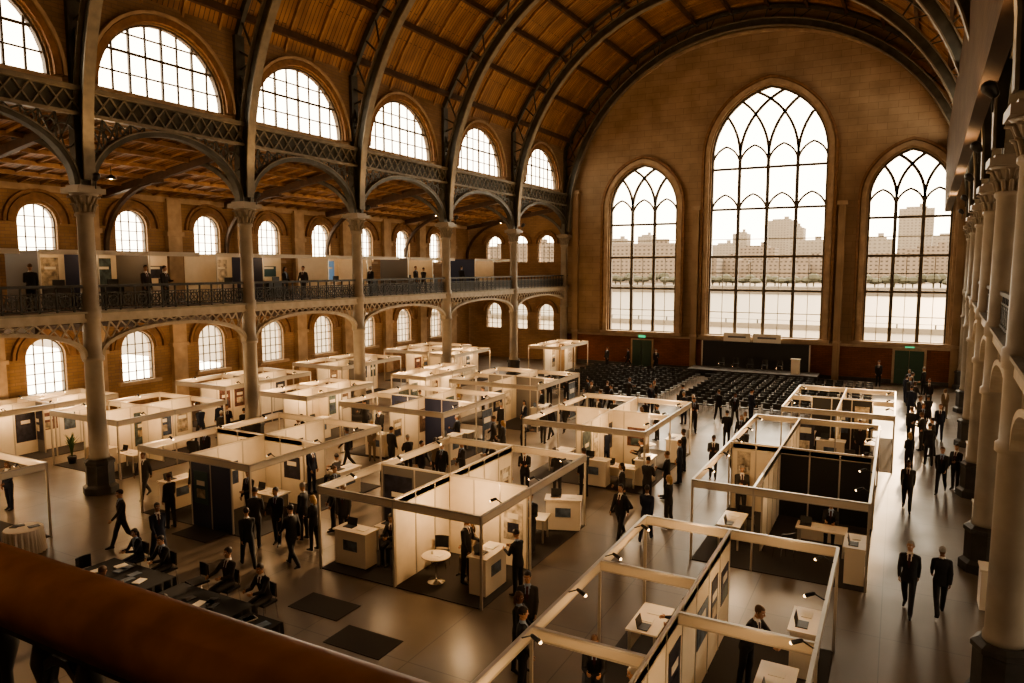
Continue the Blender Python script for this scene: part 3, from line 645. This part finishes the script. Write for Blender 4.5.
for y in(21.0,26.8,36): 
    mb=MB(); mb.box((0,0,.5),(.6,.6,1.0),whitelam); mb.box((0,0,1.02),(.66,.66,.05),cream); mb.box((0,0,.03),(.56,.56,.06),blackpl); mb.obj('display_plinth',(XR(y)+.1,y,0))
# ------------------------------------------------------------------ people
skin=mat('skin',(.45,.26,.17),.55); skin2=mat('skin_deep',(.2,.1,.06),.55); hair_b=mat('hair_dark',(.02,.013,.01),.6); hair_br=mat('hair_brown',(.09,.045,.02),.6); hair_g=mat('hair_grey',(.3,.28,.25),.6); hair_bl=mat('hair_blond',(.4,.26,.12),.6)
suit_k=mat('suit_black',(.012,.012,.013),.75); suit_c=mat('suit_charcoal',(.035,.032,.03),.8); suit_n=mat('suit_navy',(.012,.018,.04),.75); suit_t=mat('jacket_tan',(.2,.15,.1),.8)
shirt=mat('shirt_white',(.75,.72,.68),.7); shirtb=mat('shirt_blue',(.3,.4,.55),.7); shoe=mat('shoe_leather',(.012,.01,.009),.35); eyew=mat('eye_white',(.8,.78,.75),.3); lip=mat('lips',(.35,.12,.09),.5); tie=mat('tie_fabric',(.05,.01,.015),.6)
def rx(v,a): return V((v.x,v.y*math.cos(a)-v.z*math.sin(a),v.y*math.sin(a)+v.z*math.cos(a)))
def person(name,legL=(0,0),legR=(0,0),armL=(5,12,10),armR=(5,12,10),lean=0,head=(0,0),female=False):
    """leg: thigh swing fwd deg, knee bend deg; arm: swing fwd, elbow bend, abduct"""
    J=MB(); seg=[]
    ln=-R(lean); piv=V((0,0,.93))
    def T(p): return piv+rx(V(p)-piv,ln)
    fs=.88 if female else 1
    rings=[(.80,.165,.122),(.86,.17,.125),(.95,.168,.122),(1.04,.153,.113),(1.1,.146*fs,.108),(1.2,.158*fs,.118),(1.32,.178*fs,.126),(1.40,.178*fs,.108),(1.45,.145*fs,.088),(1.485,.085,.068),(1.53,.057,.06),(1.6,.052,.057)]
    seated=legL[0]>60
    if seated: rings=rings[2:]
    vs=[];f=[]; n=16
    for z,a,b2 in rings:
        for k in range(n):
            t=2*math.pi*k/n; ct,st=math.cos(t),math.sin(t); vs.append(T((a*math.copysign(abs(ct)**.85,ct),b2*math.copysign(abs(st)**.9,st),z)))
    for i in range(len(rings)-1):
        for k in range(n): f.append((i*n+k,i*n+(k+1)%n,(i+1)*n+(k+1)%n,(i+1)*n+k))
    f.append(tuple(range(n-1,-1,-1))); f.append(tuple((len(rings)-1)*n+k for k in range(n))); J.add(vs,f,skin)
    seg.append(('torso',T((0,0,.87)),T((0,0,1.42)))); seg.append(('neck',T((0,0,1.54)),T((0,0,1.62))))
    low=1e9
    for s,(a,kb) in((-1,legL),(1,legR)):
        hip=V((.09*s,0,.92)); d1=V((.02*s,math.sin(R(a)),-math.cos(R(a)))).normalized(); knee=hip+d1*.44
        d2=V((0,math.sin(R(a-kb)),-math.cos(R(a-kb)))); ank=knee+d2*.42; fd=V((.12*s,math.cos(R(min(0,a-kb)*.6)),math.sin(R(min(0,a-kb)*.6)))).normalized()
        J.capsule(hip,knee,.095,.07,skin,12); mid=knee.lerp(ank,.3)-V((0,.012,0)); J.capsule(knee,mid,.068,.066,skin,10); J.capsule(mid,ank,.066,.055,skin,10)
        heel=ank+V((0,-.03,-.045)); toe=ank+fd*.17+V((0,0,-.05)); J.capsule(heel,ank+fd*.08+V((0,0,-.035)),.042,.045,skin,8); J.capsule(ank+fd*.06+V((0,0,-.045)),toe,.043,.032,skin,8)
        seg.append(('leg',hip,knee)); seg.append(('leg',knee,ank)); seg.append(('shoe',heel-V((0,0,.02)),toe-V((0,0,.01))))
        low=min(low,heel.z-.043,toe.z-.034)
    hands=[]
    for s,(a,e,ab) in((-1,armL),(1,armR)):
        ab=max(2,ab-4)
        sh=T((.172*s*fs,0,1.415)); aa=R(a); d1=V((math.sin(R(ab))*s,math.sin(aa)*math.cos(R(ab)),-math.cos(aa)*math.cos(R(ab)))); el=sh+d1*.29
        b_=R(a+e); inw=-.35*s*math.sin(R(min(e,90))); d2=V((inw+.04*s,math.sin(b_),-math.cos(b_))).normalized(); wr=el+d2*.24
        J.capsule(sh,el,.062*fs,.052*fs,skin,10); J.capsule(el,wr,.051*fs,.038,skin,10); J.capsule(T((.09*s,0,1.425)),sh,.068,.062*fs,skin,10)
        seg.append(('arm',sh,el)); seg.append(('arm',el,wr)); hands.append((s,wr,d2))
    me=J.mesh('tmpbody'); o=put(me,'tmpbody'); md=o.modifiers.new('r','REMESH'); md.mode='VOXEL'; md.voxel_size=.019
    sm=o.modifiers.new('s','SMOOTH'); sm.factor=.5; sm.iterations=3
    dg=bpy.context.evaluated_depsgraph_get(); e2=bpy.data.meshes.new_from_object(o.evaluated_get(dg)); bpy.data.objects.remove(o)
    B=MB(); slots=[suit_k,suit_c,shirt,skin,hair_b,shoe,eyew,lip,tie]
    for m in slots: B.mi(m)
    def dist(p,a,b):
        ab=b-a; t=max(0,min(1,(p-a).dot(ab)/ab.length_squared)); return (p-(a+ab*t)).length
    rad={'torso':.14,'neck':.05,'leg':.075,'shoe':.04,'arm':.05}
    off=len(B.v); B.v+=[tuple(v.co) for v in e2.vertices]
    for p in e2.polygons:
        c=p.center; k=min(seg,key=lambda s_:dist(c,s_[1],s_[2])-rad[s_[0]])[0]
        mi={'torso':0,'arm':0,'leg':1,'shoe':5,'neck':3}[k]
        if mi in(0,3):
            q=piv+rx(c-piv,-ln)
            if k!='arm' and q.y>.045 and 1.16<q.z<1.53 and abs(q.x)<.008+(q.z-1.16)*.17: mi=2
            if mi==2 and abs(q.x)<.022 and q.z<1.49: mi=8 if not female else 2
            if k=='neck' and q.z<1.535: mi=2
            if k=='torso' and q.z>1.50: mi=2
        B.f.append([i+off for i in p.vertices]); B.m.append(mi); B.sm.append(True)
    for s,wr,d in hands:
        side_=V((0,1,0)) if abs(d.y)<.7 else V((0,0,1))
        wide=(side_-d*side_.dot(d)).normalized(); nrm=wide.cross(d).normalized()
        if (nrm.x*s)>0: nrm=-nrm
        B.capsule(wr-d*.01,wr+d*.075,.026,.036,skin,10,ell=.5,ref=wide)
        for k,(o_,l) in enumerate(((.028,.068),(.010,.078),(-.009,.072),(-.027,.055))):
            b0=wr+d*.085+wide*o_; b1=b0+(d*.85+nrm*.35).normalized()*l*.5; b2_=b1+(d*.5+nrm*.8).normalized()*l*.5
            B.tube([b0-d*.02,b0,b1,b2_],[.009,.0095,.0085,.006],skin,6)
        t0=wr+d*.025+wide*.028; t1=t0+(d*.5+wide*.8).normalized()*.035; B.tube([t0-wide*.01,t0,t1,t1+(d*.9+wide*.1+nrm*.3).normalized()*.03],[.012,.012,.010,.007],skin,6)
    hp=T((0,.012,1.675)); Rm=Matrix.Rotation(R(head[0]),4,'Z')@Matrix.Rotation(-R(head[1]),4,'X'); HM=Matrix.Translation(hp)@Rm
    HR=[(-.118,.018,.02,.05),(-.108,.036,.036,.04),(-.085,.05,.062,.022),(-.05,.062,.08,.008),(-.01,.069,.09,.002),(.03,.073,.096,-.002),(.07,.069,.09,-.004),(.1,.052,.068,-.008),(.118,.026,.034,-.01),(.123,.006,.008,-.01)]
    def headloft(scale,m,cond,dy=0,dz=0):
        n=20; vs=[];ff=[]
        for z,a,b2,yo in HR:
            for k in range(n):
                t=2*math.pi*k/n; vs.append(V((a*scale*math.cos(t),yo+dy+b2*scale*math.sin(t),z*scale+dz)))
        for i in range(len(HR)-1):
            for k in range(n):
                q=(i*n+k,i*n+(k+1)%n,(i+1)*n+(k+1)%n,(i+1)*n+k); c=sum((vs[j] for j in q),V())/4
                if cond(c): ff.append(q)
        B.add([HM@v for v in vs],ff,m,True)
    headloft(1,skin,lambda c:True)
    headloft(1.09,hair_b,lambda c:(c.z>.072) or (c.y<.02 and c.z>(-.02 if not female else -.12)) or (c.y<.045 and c.z>.03),dy=-.004,dz=.004)
    h=lambda x,y,z:HM@V((x,y,z))
    B.tube([h(0,.088,.02),h(0,.104,-.012),h(0,.110,-.022),h(0,.09,-.032)],[.008,.012,.014,.008],skin,6)
    for s in(-1,1):
        B.capsule(h(s*.028,.083,.008),h(s*.034,.081,.008),.010,.010,eyew,6); B.capsule(h(s*.030,.090,.008),h(s*.031,.091,.008),.006,.006,hair_b,6)
        B.tube([h(s*.014,.092,.026),h(s*.03,.092,.031),h(s*.046,.082,.026)],[.004,.005,.003],hair_b,5)
        B.capsule(h(s*.071,-.005,.018),h(s*.070,-.0,-.016),.016,.011,skin,8,ell=.5)
    B.tube([h(-.022,.083,-.058),h(-.008,.09,-.055),h(.008,.09,-.055),h(.022,.083,-.058)],[.003,.006,.006,.003],lip,6)
    if female:
        B.tube([h(0,-.05,.05),h(0,-.085,-.03),h(0,-.075,-.13),h(0,-.06,-.2)],[.06,.075,.075,.04],hair_b,10,ell=.7)
    B.v=[(v[0],v[1],v[2]-low) for v in B.v]
    me=bpy.data.meshes.new(name); me.from_pydata(B.v,[],B.f)
    for m in B.mats: me.materials.append(m)
    me.polygons.foreach_set('material_index',B.m); me.polygons.foreach_set('use_smooth',B.sm); me.update()
    return me
WK1=person('businessman_walking',(26,8),(-22,16),(-22,14,8),(24,24,8))
WK2=person('businessman_walking_b',(-18,28),(20,4),(24,20,7),(-20,16,9),head=(8,4))
ST1=person('businessman_standing',(3,2),(-2,2),(4,14,9),(6,20,9),head=(-10,5))
ST2=person('businessman_talking',(4,3),(-3,2),(18,75,10),(8,18,10),head=(10,6))
ST3=person('businessman_holding_papers',(2,2),(0,2),(22,80,8),(22,85,8),lean=4,head=(0,18))
ST4=person('businessman_gesturing',(8,4),(-6,3),(5,15,9),(30,50,12),lean=3,head=(-18,2))
LEANP=person('businessman_leaning',(2,6),(-4,4),(45,35,8),(48,30,8),lean=18,head=(0,10))
SIT1=person('seated_visitor',(84,86),(82,80),(35,60,8),(35,65,8),lean=10,head=(5,10))
SIT2=person('seated_visitor_b',(86,78),(84,96),(20,75,8),(50,35,8),lean=-2,head=(-15,4))
WS=person('businesswoman_standing',(3,2),(-2,6),(10,60,8),(5,12,8),head=(8,4),female=True)
WW=person('businesswoman_walking',(20,5),(-18,18),(-14,14,8),(16,30,8),female=True)
SITW=person('seated_woman',(84,84),(84,84),(35,65,6),(35,60,6),lean=8,head=(0,8),female=True)
def pp(me,x,y,h,z=0,suit=None,hr=None,sk=None):
    fem=me in(WS,WW,SITW); st=me in (SIT1,SIT2,SITW)
    nm=('seated_businesswoman' if fem else 'seated_businessman') if st else ('businesswoman' if fem else 'businessman')
    s=random.uniform(.93,.98) if fem else random.uniform(.97,1.04)
    o=put(me,nm,(x,y,z+.002),R(h),s)
    a=suit or random.choice([suit_k,suit_k,suit_c,suit_n,suit_k,suit_c]+([suit_t] if fem else [])); tr=a if random.random()<.75 else random.choice([suit_k,suit_c])
    hr=hr or random.choice([hair_b,hair_b,hair_br,hair_g,hair_b] if not fem else [hair_b,hair_br,hair_bl]); sk=sk or random.choice([skin,skin,skin,skin2])
    sh=random.choice([shirt,shirt,shirtb])
    for i,m in((0,a),(1,tr),(2,sh),(3,sk),(4,hr)):
        o.material_slots[i].link='OBJECT'; o.material_slots[i].material=m
    return o
L=[(WK1,.56,19.7,172),(WK2,1.25,19.9,5),(WK1,.6,28.3,178),(WK2,1.75,31.1,170),(ST2,2.25,31.8,150),(WK1,.84,39.5,0),(WK2,1.35,40.5,185),(WK1,2.1,41,178),(ST1,1.9,50,180),(WS,2.6,47,190),(ST2,.9,46,0),
(WK1,-7.35,20.9,170),(WK2,-6.6,21.2,5),(ST3,-6.3,29.0,190),(WK1,-5.6,29.4,175),(ST1,-7.6,29.3,90),(ST2,-6.9,34.5,20),(WW,-6.2,35.2,180),
(ST2,-6.2,12.0,-60),(WS,-6.7,12.8,-100),(ST1,-6.9,13.6,200),
(WK2,-20.5,13.1,160),(WK1,-18.5,12.9,250),(WK1,-16.0,13.9,60),(ST3,-16.9,15.0,30),(ST4,-16.5,15.5,200),(ST1,-16.1,16.2,100),(WS,-15.2,15.7,90),(ST1,-14.8,16.6,200),(ST1,-15.8,17.2,140),(WK2,-14.9,14.5,80),(ST2,-16.7,18.3,250),
(ST3,-8.35,15.9,75),(ST2,-9.95,15.95,270),(ST1,-15.6,20.5,0),(WK1,-15.3,22.8,190),(ST2,-14.7,23.3,150),(WS,-16.1,23.5,0),(ST4,-13.7,24.0,90),(ST3,-12,23.4,200),
(ST2,-10.9,23.9,30),(ST1,-10,24.3,60),(WW,-8.2,23.4,120),(ST1,-23.9,24.1,170),(WK1,-24.3,16.5,200),(ST2,-24.8,19,30),(ST1,-25.3,20,200),(ST3,-17.2,23.2,60),(ST1,-18.6,23.9,0),(WK2,-20.4,23.2,100),
(ST1,-22.9,32,0),(WS,-15.2,27.5,90),(ST3,-14.6,28.3,270),(ST2,-14.9,31,0),(WK1,-15,33.8,180),(ST1,-14.2,36.8,90),(WK2,-15.2,40.5,0),(ST1,-12.5,41.2,170),(WS,-22.9,36,0),(ST2,-22.6,39.8,80),(ST1,-19,40.4,30),(ST4,-18.1,41,200),(WK1,-16.6,40.9,90),
(ST1,-21.6,57.4,160),(WK1,-20,58.2,100),(ST2,-17.4,57.6,200),(ST1,-1.0,57.5,180),(ST1,-29.6,24.3,90),(ST2,-28.6,23.9,250),(ST1,-12.6,34.6,0),(WW,-11.4,36,40),(ST1,-10.2,34.2,90),(ST3,-9,36.6,200),(WK2,-7.5,39.5,180),
(ST2,-7.2,25.5,90),(ST1,-7.3,27.6,100),(ST3,-10.7,18.5,30),(ST2,-9.4,18.7,190),(ST1,-21.6,16.6,200),(ST2,-18.7,16.4,180),(ST1,-19.2,19.8,270),(ST3,-30.3,19.4,200),(ST2,-10.6,28.2,60),(ST1,-12.2,30.6,250),(ST4,-10,31.6,180),
(LEANP,-2.35,14.4,-110),(ST2,-1.75,26.6,180),(ST1,-4.3,27.2,90),(ST3,-4.4,24.7,200),(ST1,-1.2,34.6,180),(ST1,-25.9,11.9,180),(WS,-27.3,13.4,200),(ST1,-21.6,26.9,180),(ST2,-17.6,27.5,90),(ST1,-20.2,29,180),(WS,-17.2,35.6,90),(ST1,-20.4,34.6,120),(ST1,-29.5,31.9,90),(ST2,-23.6,28.2,90)]
for a in L: pp(*a)
placed=[(a[1],a[2]) for a in L]; rr=random.Random(21); cnt=0; tries=0
zones=[(-24.2,13.5,-15,24.6),(-16.5,22,-6.2,25.4),(-16.2,25,-13.4,42),(-7.9,22,-5.4,41),(-23,30.7,-14,32.8),(-21,39,-8,42),(.6,33,2.0,56),(-29.8,23.2,-23,25),(-30,31.8,-22.6,33),(-12.9,33,-6,41)]
while cnt<44 and tries<3000:
    tries+=1; z=rr.choice(zones); x,y=rr.uniform(z[0],z[2]),rr.uniform(z[1],z[3])
    if any(a[0]-.35<x<a[2]+.35 and a[1]-.35<y<a[3]+.35 for a in RECTS): continue
    if any((x-a)**2+(y-b_)**2<.6 for a,b_ in placed): continue
    if any((x-XL)**2+(y-c)**2<1.2 for c in COLS): continue
    placed.append((x,y)); cnt+=1; pp(rr.choice([ST1,ST2,ST3,ST4,WK1,WK2,WS,WW,WK1]),x,y,rr.uniform(0,360))
for x,y,h,m in((-12.6,16.25,180,SIT1),(-10.2,16.75,170,SITW),(-3.7,9.45,90,SIT2),(-3.7,14.75,90,SIT2),(-1.5,11.05,90,SITW),(-1.5,23.55,180,SIT1),(-18.6,20.5,90,SIT2),(-13.4,20.25,200,SIT1),(-17,12.05,180,SIT1),(-14.6,12.05,180,SIT2),(-18.3,12.15,180,SITW),(-4.9,12.55,200,SIT1),(-3.7,11.75,120,SIT1),(-9,28.4,90,SIT1),(-16.4,9.8,0,SIT1),(-14,9.7,0,SITW),(-13.2,11.95,180,SIT1)):
    pp(m,x,y,h)
for x,y,h,m in((-27.5,19.2,-90,ST1),(-27.4,20,-80,ST2),(-27.6,27,-90,WS),(-28.2,34.5,180,ST1),(-27.4,38,-90,ST1),(-27.7,44,0,ST2),(-28.4,12.5,90,ST3),(-29,15.5,60,ST2),(-28.6,29.3,200,WK1),(-28.9,41,0,WK2)): pp(m,x,y,h,GZ)
# ------------------------------------------------------------------ lights
w=bpy.data.worlds.new('sky'); sc.world=w; w.use_nodes=True; nt=w.node_tree; bg=nt.nodes['Background']; bg.inputs[0].default_value=(1,.84,.62,1); bg.inputs[1].default_value=10.0
sl=bpy.data.lights.new('sun','SUN'); sl.energy=8; sl.color=(1,.66,.36); sl.angle=R(4); so=bpy.data.objects.new('sun',sl); sc.collection.objects.link(so)
so.rotation_euler=V((.10,1,.40)).to_track_quat('Z','Y').to_euler()   # low sun beyond the end windows
def fill_flood(x,y,z,e,aim):  # made-up uplight fixture with spot, added to warm the ceiling
    mb=MB(); d=(V(aim)-V((x,y,z))).normalized(); mb.capsule((x,y,z),V((x,y,z))+d*.12,.1,.14,blackpl,8); mb.lathe((x,y,z-.35),[(.02,0),(.02,.35)],blackpl,6); mb.obj('added_floodlight')
    l=bpy.data.lights.new('added_floodlight_lamp','SPOT'); l.energy=e; l.color=(1,.60,.29); l.spot_size=R(150); l.spot_blend=.8; l.shadow_soft_size=.3
    o=bpy.data.objects.new('added_floodlight_lamp',l); sc.collection.objects.link(o); p=V((x,y,z))+d*.35; o.location=p; o.rotation_euler=d.to_track_quat('-Z','Y').to_euler()
for y in COLS[1:-1]:
    fill_flood(XL+.75,y,11.7,850,(-13,y,26)); fill_flood(XR(y)-.75,y,11.7,650,(-9,y,26))
for j in range(1,len(COLS)-1):
    y=(COLS[j]+COLS[j+1])/2
    for x,z,e in((XL-4,12.3,150),(XL-5,5.9,130),(XR(y)+3.5,12.2,60),(XR(y)+3.5,5.9,60)):  # made-up pendants, added so the aisle walls glow warm
        mb=MB(); mb.cyl((x,y,z+.15),(x,y,z+.6),.015,.015,blackpl,6); mb.lathe((x,y,z),[(.22,0.06),(.2,.12),(.08,.22),(.03,.26)],blackpl,12); mb.lathe((x,y,z),[(.03,.04),(.07,.08),(.05,.14)],bulb,8); mb.obj('added_pendant_lamp')
        lamp((x,y,z-.05),e,LC,.1,'added_pendant_light')
for x in(-2.2,-6,-12):  # unseen pendants behind the camera, added to brighten the handrail
    mb=MB(); mb.cyl((x,-1.2,11.4),(x,-1.2,16),.012,.012,blackpl,6); mb.lathe((x,-1.2,11.2),[(.25,0.04),(.22,.12),(.08,.24),(.03,.28)],blackpl,14); mb.lathe((x,-1.2,11.2),[(.03,.02),(.07,.06),(.05,.12)],bulb,8); mb.obj('added_pendant_lamp')
    lamp((x,-1.2,11.1),140,LC,.3,'added_pendant_light')
